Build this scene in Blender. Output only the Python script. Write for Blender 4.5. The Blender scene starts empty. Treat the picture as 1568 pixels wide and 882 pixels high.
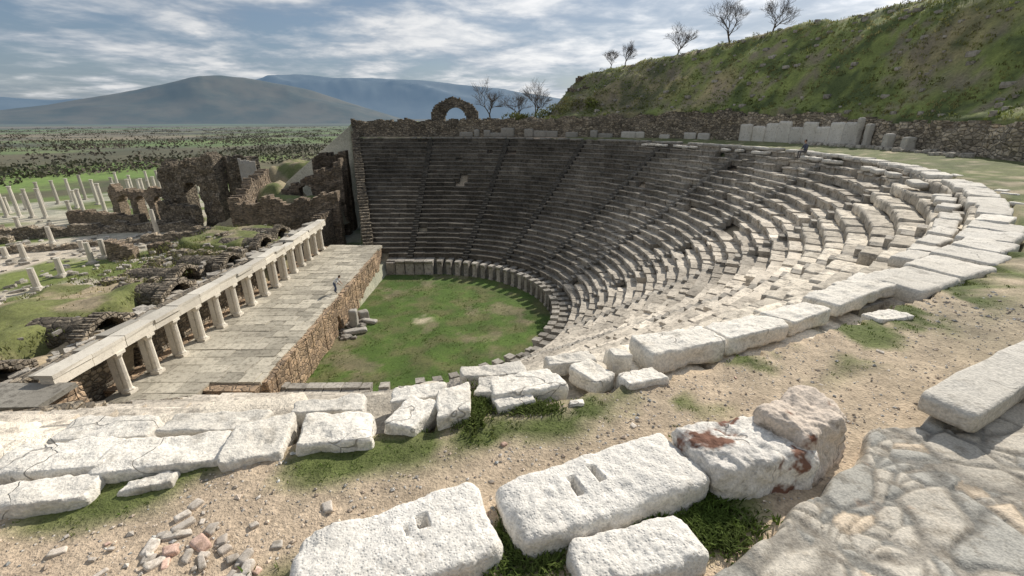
import bpy, math, random
from mathutils import Vector, noise, Matrix
R=random.Random(7)
CX,CY=-9.3,36.8
R0,R1,RT=13.0,14.6,34.0
NR=27
DEP=(RT-R1)/NR
def zrow(k):
    f=k/(NR-1); return -14.85+f*12.42-.22*math.sin(math.pi*f)
rad=math.radians
def nz(x,y,z=0.0,s=1.0): return noise.noise(Vector((x*s,y*s,z*s)))
def fz(x,y,z=0.0,s=1.0,o=4): return noise.fractal(Vector((x*s,y*s,z*s)),1.0,2.0,o)
def sm(a,b,x):
    if abs(b-a)<1e-9: return 1.0 if x>=b else 0.0
    t=max(0,min(1,(x-a)/(b-a))); return t*t*(3-2*t)
def interp(pts,x):
    if x<=pts[0][0]: return pts[0][1]
    for i in range(len(pts)-1):
        a,b=pts[i],pts[i+1]
        if x<=b[0]:
            return a[1]+(b[1]-a[1])*(x-a[0])/(b[0]-a[0])
    return pts[-1][1]
DR=[(-90,.9),(-75,.85),(-60,.3),(-48,-.3),(-30,-.8),(0,-.5),(40,0)]

# ---------------------------------------------------------------- materials
def N(nt,t,**k):
    n=nt.nodes.new(t)
    for a,b in k.items(): setattr(n,a,b)
    return n
def base_mat(name):
    m=bpy.data.materials.new(name); m.use_nodes=True
    nt=m.node_tree; nt.nodes.clear()
    out=N(nt,'ShaderNodeOutputMaterial'); b=N(nt,'ShaderNodeBsdfPrincipled')
    b.inputs['Roughness'].default_value=.92
    try: b.inputs['Specular IOR Level'].default_value=.2
    except: pass
    nt.links.new(b.outputs[0],out.inputs[0])
    return m,nt,b,out
def ramp(nt,src,p0,p1,c0=(0,0,0,1),c1=(1,1,1,1)):
    r=N(nt,'ShaderNodeValToRGB'); e=r.color_ramp.elements
    e[0].position=p0;e[1].position=p1;e[0].color=c0;e[1].color=c1
    nt.links.new(src,r.inputs[0]); return r.outputs[0]
def mix(nt,f,a,b,mode='MIX'):
    m=N(nt,'ShaderNodeMixRGB',blend_type=mode)
    for i,v in ((0,f),(1,a),(2,b)):
        if isinstance(v,(int,float)): m.inputs[i].default_value=v
        elif isinstance(v,tuple): m.inputs[i].default_value=v if len(v)==4 else v+(1,)
        else: nt.links.new(v,m.inputs[i])
    return m.outputs[0]
def math_(nt,op,a,b=0.0):
    m=N(nt,'ShaderNodeMath',operation=op)
    for i,v in ((0,a),(1,b)):
        if isinstance(v,(int,float)): m.inputs[i].default_value=v
        else: nt.links.new(v,m.inputs[i])
    return m.outputs[0]
def noi(nt,co,s,d=5,r=.6,dist=0):
    n=N(nt,'ShaderNodeTexNoise'); n.inputs['Scale'].default_value=s;n.inputs['Detail'].default_value=d
    n.inputs['Roughness'].default_value=r; n.inputs['Distortion'].default_value=dist
    nt.links.new(co,n.inputs['Vector']); return n.outputs[0]
def vor(nt,co,s,feat='F1',rnd=1.0):
    n=N(nt,'ShaderNodeTexVoronoi',feature=feat); n.inputs['Scale'].default_value=s
    n.inputs['Randomness'].default_value=rnd
    nt.links.new(co,n.inputs['Vector']); return n
def stone_mat(name,ca,cb,cd,sc=1.0,dark=(.5,.62),bump=.6,bdist=.03,cells=None,mortar=(.12,.1,.08),squash=1.0,msize=.06,pits=False,rust=None,cellvar=.35,rr=(.58,.7),cracks=False):
    m,nt,b,out=base_mat(name)
    tc=N(nt,'ShaderNodeTexCoord'); co=tc.outputs['Object']
    n1=noi(nt,co,.7*sc,3); n2=noi(nt,co,4.5*sc,5,.72); n3=noi(nt,co,38*sc,2,.7)
    col=mix(nt,ramp(nt,n1,.35,.65),ca,cb)
    col=mix(nt,math_(nt,'MULTIPLY',ramp(nt,n2,dark[0],dark[1]),.75),col,cd)
    col=mix(nt,1.0,col,ramp(nt,n3,.3,.7,(.72,.72,.72,1),(1.16,1.15,1.13,1)),'MULTIPLY')
    if rust:
        n4=noi(nt,co,2.2*sc,4); col=mix(nt,ramp(nt,n4,rr[0],rr[1]),col,rust)
    h=math_(nt,'ADD',math_(nt,'MULTIPLY',n2,.7),math_(nt,'MULTIPLY',n3,.35))
    if cells:
        mp=N(nt,'ShaderNodeMapping'); mp.inputs['Scale'].default_value=(1,1,squash)
        wn=N(nt,'ShaderNodeTexNoise'); wn.inputs['Scale'].default_value=2.0
        nt.links.new(co,wn.inputs['Vector'])
        w=mix(nt,.12,co,wn.outputs[1])
        nt.links.new(w,mp.inputs[0])
        v=vor(nt,mp.outputs[0],cells); e=vor(nt,mp.outputs[0],cells,'DISTANCE_TO_EDGE')
        cv=N(nt,'ShaderNodeSeparateColor'); nt.links.new(v.outputs['Color'],cv.inputs[0])
        lo=1-cellvar; hi=1+cellvar
        col=mix(nt,1.0,col,ramp(nt,cv.outputs[0],0,1,(lo,lo,lo,1),(hi,hi*.98,hi*.94,1)),'MULTIPLY')
        em=ramp(nt,e.outputs['Distance'],0,msize)
        col=mix(nt,em,mortar,col)
        h=math_(nt,'ADD',h,math_(nt,'MULTIPLY',ramp(nt,e.outputs['Distance'],0,msize*2),.9))
    if pits:
        pv=vor(nt,co,55); h=math_(nt,'ADD',h,math_(nt,'MULTIPLY',ramp(nt,pv.outputs['Distance'],.05,.45),.3))
        col=mix(nt,1.0,col,ramp(nt,pv.outputs['Distance'],.0,.3,(.84,.83,.81,1),(1,1,1,1)),'MULTIPLY')
    if cracks:
        wn=N(nt,'ShaderNodeTexNoise'); wn.inputs['Scale'].default_value=3.0; nt.links.new(co,wn.inputs['Vector'])
        ce=vor(nt,mix(nt,.35,co,wn.outputs[1]),1.9,'DISTANCE_TO_EDGE'); cm=ramp(nt,ce.outputs['Distance'],.0,.008)
        cm=math_(nt,'MAXIMUM',cm,ramp(nt,n1,.46,.52))
        col=mix(nt,cm,(.34,.31,.27),col); h=math_(nt,'ADD',h,math_(nt,'MULTIPLY',cm,.35))
    at=N(nt,'ShaderNodeAttribute',attribute_name='tone')
    col=mix(nt,1.0,col,at.outputs['Color'],'MULTIPLY')
    nt.links.new(col,b.inputs['Base Color'])
    bp=N(nt,'ShaderNodeBump'); bp.inputs['Strength'].default_value=bump; bp.inputs['Distance'].default_value=bdist
    nt.links.new(h,bp.inputs['Height']); nt.links.new(bp.outputs[0],b.inputs['Normal'])
    return m
M_seat=stone_mat('seat_marble',(.39,.36,.315),(.29,.265,.23),(.10,.09,.08),sc=.8,dark=(.48,.64),bump=.8,bdist=.06)
M_marble=stone_mat('weathered_marble',(.82,.775,.70),(.70,.655,.58),(.36,.325,.275),sc=1.0,dark=(.54,.70),bump=.85,bdist=.03,cracks=True)
M_hero=stone_mat('pitted_marble',(.80,.765,.71),(.69,.655,.60),(.36,.33,.29),sc=1.4,dark=(.58,.74),bump=.75,bdist=.015,pits=True)
M_heror=stone_mat('iron_stained_marble',(.76,.72,.66),(.62,.585,.54),(.24,.215,.185),sc=1.4,dark=(.54,.68),bump=.9,bdist=.02,rust=(.19,.10,.07),rr=(.56,.62),cracks=True)
M_rub=stone_mat('rubble_masonry',(.36,.31,.25),(.28,.24,.19),(.12,.105,.085),sc=1,bump=1,bdist=.12,cells=2.6,squash=1.7,msize=.09,mortar=(.15,.13,.105),cellvar=.5)
M_brick=stone_mat('brick_rubble_masonry',(.42,.33,.25),(.34,.275,.215),(.16,.135,.105),sc=1,bump=1,bdist=.1,cells=3.2,squash=3,msize=.1,mortar=(.23,.195,.155),cellvar=.5)
M_stage=stone_mat('stage_flagstone',(.54,.505,.44),(.43,.40,.345),(.22,.20,.17),sc=.7,bump=.5,bdist=.03)
M_fwall=stone_mat('stage_front_masonry',(.48,.345,.235),(.38,.285,.2),(.19,.145,.11),sc=1,bump=1,bdist=.08,cells=2.4,squash=1.6,msize=.06,mortar=(.24,.19,.145))
M_pave=stone_mat('crazy_paving_stone',(.55,.515,.455),(.47,.44,.385),(.33,.295,.245),sc=1.6,bump=.8,bdist=.02,rust=(.44,.33,.25),rr=(.62,.72))
M_col=stone_mat('column_marble',(.82,.765,.665),(.72,.665,.575),(.40,.36,.30),sc=1.0,dark=(.54,.74),bump=.5,bdist=.03)
M_rock=stone_mat('loose_stone',(.58,.53,.47),(.46,.40,.34),(.28,.24,.19),sc=3,bump=.5,bdist=.01)

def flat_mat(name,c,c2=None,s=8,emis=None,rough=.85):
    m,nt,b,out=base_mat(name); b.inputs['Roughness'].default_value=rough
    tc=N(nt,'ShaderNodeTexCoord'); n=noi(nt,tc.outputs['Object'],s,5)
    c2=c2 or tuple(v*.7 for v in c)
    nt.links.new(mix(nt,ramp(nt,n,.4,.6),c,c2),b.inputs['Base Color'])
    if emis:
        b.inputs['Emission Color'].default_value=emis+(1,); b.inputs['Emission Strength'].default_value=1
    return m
def leaf_mat(name,c,c2,s=1.5,tr=.3):
    m,nt,b,out=base_mat(name)
    tc=N(nt,'ShaderNodeTexCoord'); n=noi(nt,tc.outputs['Object'],s,2)
    col=mix(nt,ramp(nt,n,.35,.65),c,c2)
    at=N(nt,'ShaderNodeAttribute',attribute_name='tone')
    col=mix(nt,1.0,col,at.outputs['Color'],'MULTIPLY')
    nt.links.new(col,b.inputs['Base Color'])
    t=N(nt,'ShaderNodeBsdfTranslucent'); nt.links.new(col,t.inputs[0])
    mx=N(nt,'ShaderNodeMixShader'); mx.inputs[0].default_value=tr
    nt.links.new(b.outputs[0],mx.inputs[1]);nt.links.new(t.outputs[0],mx.inputs[2]);nt.links.new(mx.outputs[0],out.inputs[0])
    return m
M_grass=leaf_mat('grass_blade',(.09,.145,.025),(.14,.165,.05),tr=.3)
M_hgrass=leaf_mat('dry_green_tuft',(.19,.235,.06),(.30,.275,.12),s=.15)
M_bark=flat_mat('bare_bark',(.12,.095,.08))
M_scrub=leaf_mat('winter_scrub',(.125,.105,.085),(.09,.095,.06),s=.01,tr=.1)

def terrain_mat():
    m,nt,b,out=base_mat('ground_soil_grass_haze')
    tc=N(nt,'ShaderNodeTexCoord'); co=tc.outputs['Object']
    at=N(nt,'ShaderNodeAttribute',attribute_name='Col'); gm=N(nt,'ShaderNodeAttribute',attribute_name='grav')
    n1=noi(nt,co,.35,5,.65); n2=noi(nt,co,5,5,.7); n3=noi(nt,co,45,2,.7); nf=noi(nt,co,.012,5,.6)
    col=mix(nt,1.0,at.outputs['Color'],ramp(nt,n1,.3,.7,(.68,.70,.66,1),(1.3,1.26,1.2,1)),'MULTIPLY')
    col=mix(nt,1.0,col,ramp(nt,n2,.3,.7,(.66,.66,.66,1),(1.27,1.27,1.27,1)),'MULTIPLY')
    col=mix(nt,1.0,col,ramp(nt,n3,.3,.7,(.72,.72,.72,1),(1.22,1.22,1.22,1)),'MULTIPLY')
    col=mix(nt,1.0,col,ramp(nt,nf,.35,.65,(.72,.78,.72,1),(1.28,1.2,1.2,1)),'MULTIPLY')
    v=vor(nt,co,24)
    s1=ramp(nt,v.outputs['Distance'],.14,.26,(1,1,1,1),(0,0,0,1))
    cs=N(nt,'ShaderNodeSeparateColor'); nt.links.new(v.outputs['Color'],cs.inputs[0])
    sel=ramp(nt,cs.outputs[0],.5,.55)
    f=math_(nt,'MULTIPLY',math_(nt,'MULTIPLY',s1,sel),gm.outputs['Fac'])
    pc=mix(nt,cs.outputs[1],(.64,.59,.52),(.32,.255,.21))
    col=mix(nt,f,col,pc)
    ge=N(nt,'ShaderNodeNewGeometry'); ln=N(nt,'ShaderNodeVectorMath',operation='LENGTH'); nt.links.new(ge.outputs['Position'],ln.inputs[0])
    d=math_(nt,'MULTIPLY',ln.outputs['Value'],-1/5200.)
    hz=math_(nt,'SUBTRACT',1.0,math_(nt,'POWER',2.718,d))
    nt.links.new(col,b.inputs['Base Color'])
    h=math_(nt,'ADD',math_(nt,'ADD',math_(nt,'MULTIPLY',n2,.8),math_(nt,'MULTIPLY',n3,.4)),math_(nt,'MULTIPLY',f,.5))
    bp=N(nt,'ShaderNodeBump'); bp.inputs['Strength'].default_value=.8; bp.inputs['Distance'].default_value=.04
    nt.links.new(h,bp.inputs['Height']); nt.links.new(bp.outputs[0],b.inputs['Normal'])
    em=N(nt,'ShaderNodeEmission'); em.inputs[0].default_value=(.16,.23,.32,1)  # aerial haze painted as a blue glow that grows with distance
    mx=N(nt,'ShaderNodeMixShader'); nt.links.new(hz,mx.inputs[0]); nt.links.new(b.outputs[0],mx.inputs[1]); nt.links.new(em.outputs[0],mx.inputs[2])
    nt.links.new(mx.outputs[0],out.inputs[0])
    return m
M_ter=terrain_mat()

# ---------------------------------------------------------------- mesh builder
class MB:
    def __init__(s): s.v=[];s.f=[];s.t=[]
    def add(s,vs,fs,tone=1.0,tones=None):
        o=len(s.v); s.v+=[tuple(p) for p in vs]; s.f+=[tuple(i+o for i in f) for f in fs]
        s.t+= tones if tones else [tone]*len(vs)
    def obj(s,name,mat,smooth=False,parent=None):
        me=bpy.data.meshes.new(name); me.from_pydata(s.v,[],s.f); me.update()
        a=me.color_attributes.new('tone','FLOAT_COLOR','POINT')
        buf=[]
        for t in s.t:
            if isinstance(t,tuple): buf+=[t[0],t[1],t[2],1]
            else: buf+=[t,t,t,1]
        a.data.foreach_set('color',buf)
        if smooth: me.polygons.foreach_set('use_smooth',[True]*len(me.polygons))
        o=bpy.data.objects.new(name,me); bpy.context.scene.collection.objects.link(o)
        me.materials.append(mat)
        if parent: o.parent=parent
        return o
def empty(name):
    e=bpy.data.objects.new(name,None); bpy.context.scene.collection.objects.link(e); return e
BOXF=[(0,3,2,1),(4,5,6,7),(0,1,5,4),(1,2,6,5),(2,3,7,6),(3,0,4,7)]
def box(mb,c,d,rz=0,tone=1.0,jit=0.0,tilt=0.0):
    ca,sa=math.cos(rz),math.sin(rz); vs=[]
    tx,ty=R.uniform(-tilt,tilt),R.uniform(-tilt,tilt)
    for z in (-.5,.5):
        for x,y in ((-.5,-.5),(.5,-.5),(.5,.5),(-.5,.5)):
            lx=x*d[0]+R.uniform(-jit,jit); ly=y*d[1]+R.uniform(-jit,jit); lz=z*d[2]+R.uniform(-jit,jit)*.6+lx*tx+ly*ty
            vs.append((c[0]+lx*ca-ly*sa,c[1]+lx*sa+ly*ca,c[2]+lz))
    mb.add(vs,BOXF,tone)
def rock(mb,c,d,rz=0,seed=0,res=(10,6,4),rough=.06,n=7,tone=1.0,dents=(),taper=.0,tilt=(0,0),fs=2.2,cj_=(.1,.14)):
    nx,ny,nzz=res; idx={};vs=[]
    ca,sa=math.cos(rz),math.sin(rz); rr=random.Random(seed*13+5)
    cj={}
    for sx in (-1,1):
        for sy in (-1,1): cj[(sx,sy)]=(rr.uniform(-cj_[0],cj_[0]),rr.uniform(-cj_[1],cj_[1]))
    def vert(i,j,k):
        key=(i,j,k)
        if key in idx: return idx[key]
        x=2*i/nx-1;y=2*j/ny-1;z=2*k/nzz-1
        s=(abs(x)**n+abs(y)**n+abs(z)**n)**(1/n); mx=max(abs(x),abs(y),abs(z))
        q=mx/s; x*=q;y*=q;z*=q
        wx,wy=(x+1)/2,(y+1)/2
        ox=sum(cj[(a,b_)][0]*(wx if a>0 else 1-wx)*(wy if b_>0 else 1-wy) for a in(-1,1) for b_ in(-1,1))
        oy=sum(cj[(a,b_)][1]*(wx if a>0 else 1-wx)*(wy if b_>0 else 1-wy) for a in(-1,1) for b_ in(-1,1))
        lx=(x+ox)*d[0]/2; ly=(y+oy)*d[1]/2*(1-taper*z); lz=z*d[2]/2
        p=Vector((lx,ly,lz))
        f=noise.fractal(p*fs+Vector((seed*7.3,seed*3.1,0)),.9,2.1,5)
        g=noise.fractal(p*fs*4+Vector((seed*2.3,5,seed)),.9,2.1,3)
        dirn=Vector((x,y,z)).normalized()
        p=p+dirn*(f*rough+g*rough*.3)
        if k==nzz:
            for (hx,hy,wx2,wy2,dp) in dents:
                if abs(lx-hx)<wx2 and abs(ly-hy)<wy2: p.z-=dp
        lz=p.z+p.x*tilt[0]+p.y*tilt[1]
        vs.append((c[0]+p.x*ca-p.y*sa,c[1]+p.x*sa+p.y*ca,c[2]+lz)); idx[key]=len(vs)-1
        return idx[key]
    fs_=[]
    for i in range(nx):
        for j in range(ny):
            fs_.append((vert(i,j,0),vert(i,j+1,0),vert(i+1,j+1,0),vert(i+1,j,0)))
            fs_.append((vert(i,j,nzz),vert(i+1,j,nzz),vert(i+1,j+1,nzz),vert(i,j+1,nzz)))
        for k in range(nzz):
            fs_.append((vert(i,0,k),vert(i+1,0,k),vert(i+1,0,k+1),vert(i,0,k+1)))
            fs_.append((vert(i,ny,k),vert(i,ny,k+1),vert(i+1,ny,k+1),vert(i+1,ny,k)))
    for j in range(ny):
        for k in range(nzz):
            fs_.append((vert(0,j,k),vert(0,j,k+1),vert(0,j+1,k+1),vert(0,j+1,k)))
            fs_.append((vert(nx,j,k),vert(nx,j+1,k),vert(nx,j+1,k+1),vert(nx,j,k+1)))
    mb.add(vs,fs_,tone)

# ---------------------------------------------------------------- terrain
def azf(x,y): return math.degrees(math.atan2(y-CY,x-CX))
def rrf(x,y):
    if x>CX: rr=math.hypot(x-CX,y-CY); d=interp(DR,azf(x,y))
    else: rr=abs(y-CY); d=.9 if y<CY else 0
    if rr<=R1: return rr
    return rr-d*((rr-R1)/19.4 if rr<RT+d else max(0,1-(rr-RT-d)/4))
def xcut(rr,y=99): return -17.5-(rr-R1)*.335 if y>CY else -17.5+(min(rr,RT)-R1)*.35
def Rw(az): return interp([(-180,39.8),(20,39.5),(40,38),(62,36.6),(75,35.8),(180,35.8)],az)
HC=[(-60,1.0),(-35,4),(-20,9.5),(5,11.2),(29,11.2),(43,9.9),(58,8.6),(63,7.6),(66.5,6.3),(69,2.0),(72,.3),(90,-.2)]
def wtop(az): return interp([(-60,-.6),(-20,-.3),(5,.0),(20,.9),(40,.9),(60,.5),(70,.3),(95,.2),(180,.2)],az)
def terr(x,y):
    rr=rrf(x,y); az=azf(x,y)
    if (x>xcut(max(rr,R1),y) and rr>=R1-.1) or (y<CY and rr>RT):
        if rr<RT: return -15.75+(rr-R1)*.64
        w=Rw(az)+.45
        if x<CX and y<CY: w=60
        if rr<w:
            z=-2.32+.035*fz(x,y,0,.9)+.02*fz(x,y,3,4,3)
            if az>-45: z+=.25*sm(34.5,38,rr)*sm(-45,0,az)
            return z
        if x<CX and y<CY: return -2.3
        top=interp(HC,az)
        if az<-60: top=.8
        b=wtop(az)-.35
        if rr<52: z=b+(top-b)*sm(-.15,1.05,(rr-w)/(52-w))
        else:
            z=top-(rr-52)*.03
            if az>60 : z=top-sm(0,60,rr-54)*(top+20)*sm(60,68,az)-(rr-52)*.02
            z-=sm(120,500,rr)*32
        z+=(.75*fz(x,y,1,.22)+.25*fz(x,y,2,.9))*sm(0,3,rr-w)*(1 if az<68 else .3)
        return max(z,-24)
    if rr<R1+.3 and x>-15.2: return -17.4
    d=math.hypot(x+30,y-35)
    z=-15.9-1.1*sm(25,60,d)-6*sm(75,200,d)+.15*fz(x,y,0,.4)
    if x>-24.5: z=-15.9
    if y>CY and rr>RT+1:
        zl=-.3-22*sm(0,60,rr-54); z=max(z,zl-.2-.75*max(0,xcut(rr,y)-x))
    return z
def coord(a,b,fa,fb,fs,ms,lim):
    out=[];x=a
    while x<b:
        out.append(x); x+= fs if fa<=x<fb else ms
    out.append(b); s=ms;x=b
    while x<lim: s*=1.2; x+=s; out.append(x)
    s=ms;x=a;lo=[]
    while x>-lim: s*=1.2; x-=s; lo.append(x)
    return lo[::-1]+out
xs=coord(-62,58,-4.5,6.5,.11,.55,9000); ys=coord(-6,100,.6,8,.11,.55,9000)
BL=[(-.62,1.82),(.56,2.24),(.68,1.80),(1.85,2.6)]
def ngrass(x,y):
    rr=rrf(x,y); g=0; n=fz(x,y,0,1.3,5); n2=fz(x,y,7,3.5,3)
    if rr>33:
        if x<1.2: g=max(g,sm(.4,.12,abs(rr-(RT+.3+.15*n)))*sm(-.3,.15,n+.25*n2+ (.18 if x<-.6 else 0)))
        if x>=1.2: g=max(g,sm(.75,.2,abs(rr-(RT+.3)))*sm(-.1,.3,n+.35*n2))
        if x>9: g=max(g,sm(1.5,.5,abs(rr-(RT+1.1)))*sm(-.5,.2,n+.3*n2),sm(-1.2,-.2,rr-Rw(azf(x,y))+.8*n)*.9)
        if x>8 and y>20: g=max(g,.9*sm(-.5,.3,n+.4))
        g=max(g,sm(.3,.12,math.hypot((x-.1),(y-1.9)))*.9,sm(.3,.15,math.hypot((x-.95)*.6,(y-2.02)))*.8)
        g=max(g,sm(.4,.2,math.hypot(x-1.35,y-2.3))*.9, sm(.45,.2,math.hypot(x+1.15,y-1.5)*1)*.9)
    return min(1,g)
def lerp(a,b,t): return tuple(a[i]+(b[i]-a[i])*t for i in range(3))
DIRT=(.49,.395,.31); GR=(.12,.145,.05); HG=(.22,.26,.08); DRY=(.36,.31,.17)
def tcol(x,y,z):
    rr=rrf(x,y); az=azf(x,y)
    onhill=(x>xcut(max(rr,R1),y) and rr>=R1-.1) or (y<CY and rr>RT)
    if onhill:
        if x<CX and y<CY: return DIRT,1
        w=Rw(az)
        if rr<w+.3:
            g=ngrass(x,y); return lerp(DIRT,GR,g),(1-g)
        if math.hypot(x,y)<400:
            n=fz(x,y,4,.12,5); m=fz(x,y,9,.5,4)
            c=lerp(HG,DRY,sm(-.05,.45,n))
            c=lerp(c,(.25,.21,.16),sm(.15,.45,m)*.85)
            c=lerp(c,(.07,.095,.035),sm(.05,.45,-m)*.85)
            if 45<az<70 and rr<50: c=lerp(c,(.12,.11,.08),.5)
            return c,.25
    d=math.hypot(x+30,y-35)
    n=fz(x,y,4,.09,5)
    if d<75:
        c=lerp((.46,.425,.36),(.14,.175,.055),sm(.0,.25,n-.08+(0 if x<-36 else .15)))
        return c,.5
    if d<130 and -115<x<-70 and 70<y<135: return lerp((.44,.42,.36),(.17,.2,.075),sm(0,.2,n)),.2
    n=fz(x,y,4,.006,4); far=math.hypot(x,y)
    c=lerp((.17,.25,.07),(.13,.12,.075),sm(-.1,.15,n+ sm(280,460,far)*.5))
    cx_=math.floor((x+y*.4)/210); cy_=math.floor((y-x*.3)/110)
    rn=random.Random(cx_*977+cy_*131).random()
    if far>500: c=lerp(c,(.17,.235,.09) if rn>.6 else ((.27,.225,.16) if rn<.22 else (.11,.105,.075)),.8)
    return c,0
def mesh_ground(name,vs,fs,cc,gg):
    me=bpy.data.meshes.new(name); me.from_pydata(vs,[],fs); me.update()
    a=me.color_attributes.new('Col','FLOAT_COLOR','POINT'); a.data.foreach_set('color',cc)
    a=me.attributes.new('grav','FLOAT','POINT'); a.data.foreach_set('value',gg)
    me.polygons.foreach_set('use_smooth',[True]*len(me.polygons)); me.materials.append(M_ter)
    o=bpy.data.objects.new(name,me); bpy.context.scene.collection.objects.link(o)
verts=[];cols=[];grav=[]
for y in ys:
    for x in xs:
        z=terr(x,y); verts.append((x,y,z)); c,g=tcol(x,y,z); cols+=[c[0],c[1],c[2],1]; grav.append(g)
nx=len(xs); faces=[(j*nx+i,j*nx+i+1,(j+1)*nx+i+1,(j+1)*nx+i) for j in range(len(ys)-1) for i in range(nx-1)]
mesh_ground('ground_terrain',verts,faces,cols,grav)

vs=[];fs=[];cc=[];gg=[];ix={}
st=.3
for j in range(0,96):
    for i in range(0,66):
        x=-15.4+i*st; y=CY-14.2+j*st
        if rrf(x,y)>R0+.35: continue
        n=fz(x,y,0,.5,5); ix[(i,j)]=len(vs); vs.append((x,y,-17+.05*fz(x,y,5,.7)))
        c=lerp((.10,.155,.035),(.16,.16,.07),sm(-.2,.5,n))
        dc=math.hypot(x+8.1,(y-36.9)); c=lerp(c,(.52,.44,.34),sm(1.2,.3,dc+.5*fz(x,y,2,1.5)))
        c=lerp(c,(.26,.21,.145),sm(.15,.55,fz(x,y,8,.3)+.25*fz(x,y,2,2))*.75)
        cc+=[*c,1]; gg.append(.25)
for (i,j),k in ix.items():
    q=[(i,j),(i+1,j),(i+1,j+1),(i,j+1)]
    if all(t in ix for t in q): fs.append(tuple(ix[t] for t in q))
mesh_ground('orchestra_lawn',vs,fs,cc,gg)

# ---------------------------------------------------------------- cavea seating
def pt(st,r):
    if st[0]=='a':
        r+=interp(DR,math.degrees(st[1]))*max(0,min(1.2,(r-R1)/19.4))
        return (CX+r*math.cos(st[1]),CY+r*math.sin(st[1]))
    if st[2]<0: r+=.9*max(0,min(1.2,(r-R1)/19.4))
    return (st[1],CY+st[2]*r)
PROF=lambda r,z,d,h:[(r+.10,z-h-.12),(r+.08,z-.17),(r-.03,z-.12),(r,z),(r+d+.14,z+.0),(r+d+.14,z-h-.12)]
def seg_block(mb,s0,s1,prof,tone,dz0=0,dz1=0,dr=0):
    vs=[]
    for st,dz in ((s0,dz0),(s1,dz1)):
        for (r,z) in prof:
            x,y=pt(st,r+dr); vs.append((x,y,z+dz))
    n=len(prof)
    fs=[(i,(i+1)%n,n+(i+1)%n,n+i) for i in range(n)]+[tuple(range(n-1,-1,-1)),tuple(range(n,2*n))]
    mb.add(vs,fs,tone)
def sectors(r,gap,stairs=True):
    out=[]
    if r>=R1-.01: xl=xcut(r); xn=xcut(r,0)
    else: xl=xn=-14.9
    st=[rad(a_) for a_ in range(-85,80,20)] if stairs else []
    if CX-xn>.3: out.append((('l',xn,-1),('l',CX,-1),CX-xn))
    prev=-math.pi/2
    for s in st:
        out.append((('a',prev),('a',s-gap/r),(s-gap/r-prev)*r)); prev=s+gap/r
    out.append((('a',prev),('a',math.pi/2),(math.pi/2-prev)*r))
    if stairs:
        out.append((('l',CX,1),('l',CX-2.9+gap,1),2.9-gap)); out.append((('l',CX-2.9-gap,1),('l',xl,1),CX-2.9-gap-xl))
    else: out.append((('l',CX,1),('l',xl,1),CX-xl))
    return out
def lerpst(a_,b_,t):
    if a_[0]=='a': return ('a',a_[1]+(b_[1]-a_[1])*t)
    return ('l',a_[1]+(b_[1]-a_[1])*t,a_[2])
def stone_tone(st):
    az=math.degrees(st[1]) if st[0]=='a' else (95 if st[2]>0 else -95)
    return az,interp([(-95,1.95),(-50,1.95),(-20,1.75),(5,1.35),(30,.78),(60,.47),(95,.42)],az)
cav=empty('theatre_seating')
mb=MB(); mb2=MB()
for k in range(NR):
    r=R1+k*DEP; z=zrow(k)
    for s0,s1,L in sectors(r,.36):
        if L<=.1: continue
        n=max(1,int(L/R.uniform(.95,1.35)))
        cuts=[0]+sorted((i+R.uniform(-.25,.25))/n for i in range(1,n))+[1]
        for i in range(n):
            a0=lerpst(s0,s1,cuts[i]); a1=lerpst(s0,s1,cuts[i+1]-.012/L)
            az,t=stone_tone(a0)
            rough=interp([(-95,.04),(-30,.055),(20,.042),(50,.03),(95,.024)],az)
            if R.random()<(.035 if az<25 else .012): continue
            x,y=pt(a0,r); 
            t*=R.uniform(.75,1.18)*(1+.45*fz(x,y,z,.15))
            if k>=20 and az<-25:
                xa,ya=pt(a0,r+DEP/2); xb,yb=pt(a1,r+DEP/2); ll=math.hypot(xb-xa,yb-ya)
                rock(mb2,((xa+xb)/2,(ya+yb)/2,z-.27+R.gauss(0,.03)),(ll*.99,DEP+.16,.5),math.atan2(yb-ya,xb-xa),k*50+i,(10,7,4),.035,14,tone=(t,t*.98,t*.94),tilt=(R.gauss(0,.03),R.gauss(-.0,.03)),cj_=(.03,.08),fs=2.6)
                continue
            d0=R.gauss(0,rough)*.8
            pr=PROF(r,z,DEP,.46)
            if az<60:
                pr=[(p[0]+R.uniform(-.02,.02),p[1]+R.uniform(-.012,.012)) for p in pr]
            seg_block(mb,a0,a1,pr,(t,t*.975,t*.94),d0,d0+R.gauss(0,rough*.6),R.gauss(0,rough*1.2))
    for s in [rad(a_) for a_ in range(-85,80,20)]+[None]:
        for (ra,rb,zt) in ((r-DEP/2,r+.02,z-.235),(r,r+DEP/2+.05,z-.03)):
            if s is None: A,B=('l',CX-2.9+.34,1),('l',CX-2.9-.34,1)
            else: A,B=('a',s-.34/r),('a',s+.34/r)
            az,t=stone_tone(A)
            seg_block(mb,A,B,[(ra,zt-.5),(ra,zt),(rb,zt),(rb,zt-.5)],t*R.uniform(.5,.75),R.gauss(0,.01),R.gauss(0,.01))  # steps toned darker: shade of the recessed stair put into the colour
mb.obj('seat_rows',M_seat,parent=cav)
mb2.obj('upper_seat_rows',M_seat,True,parent=cav)

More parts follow.
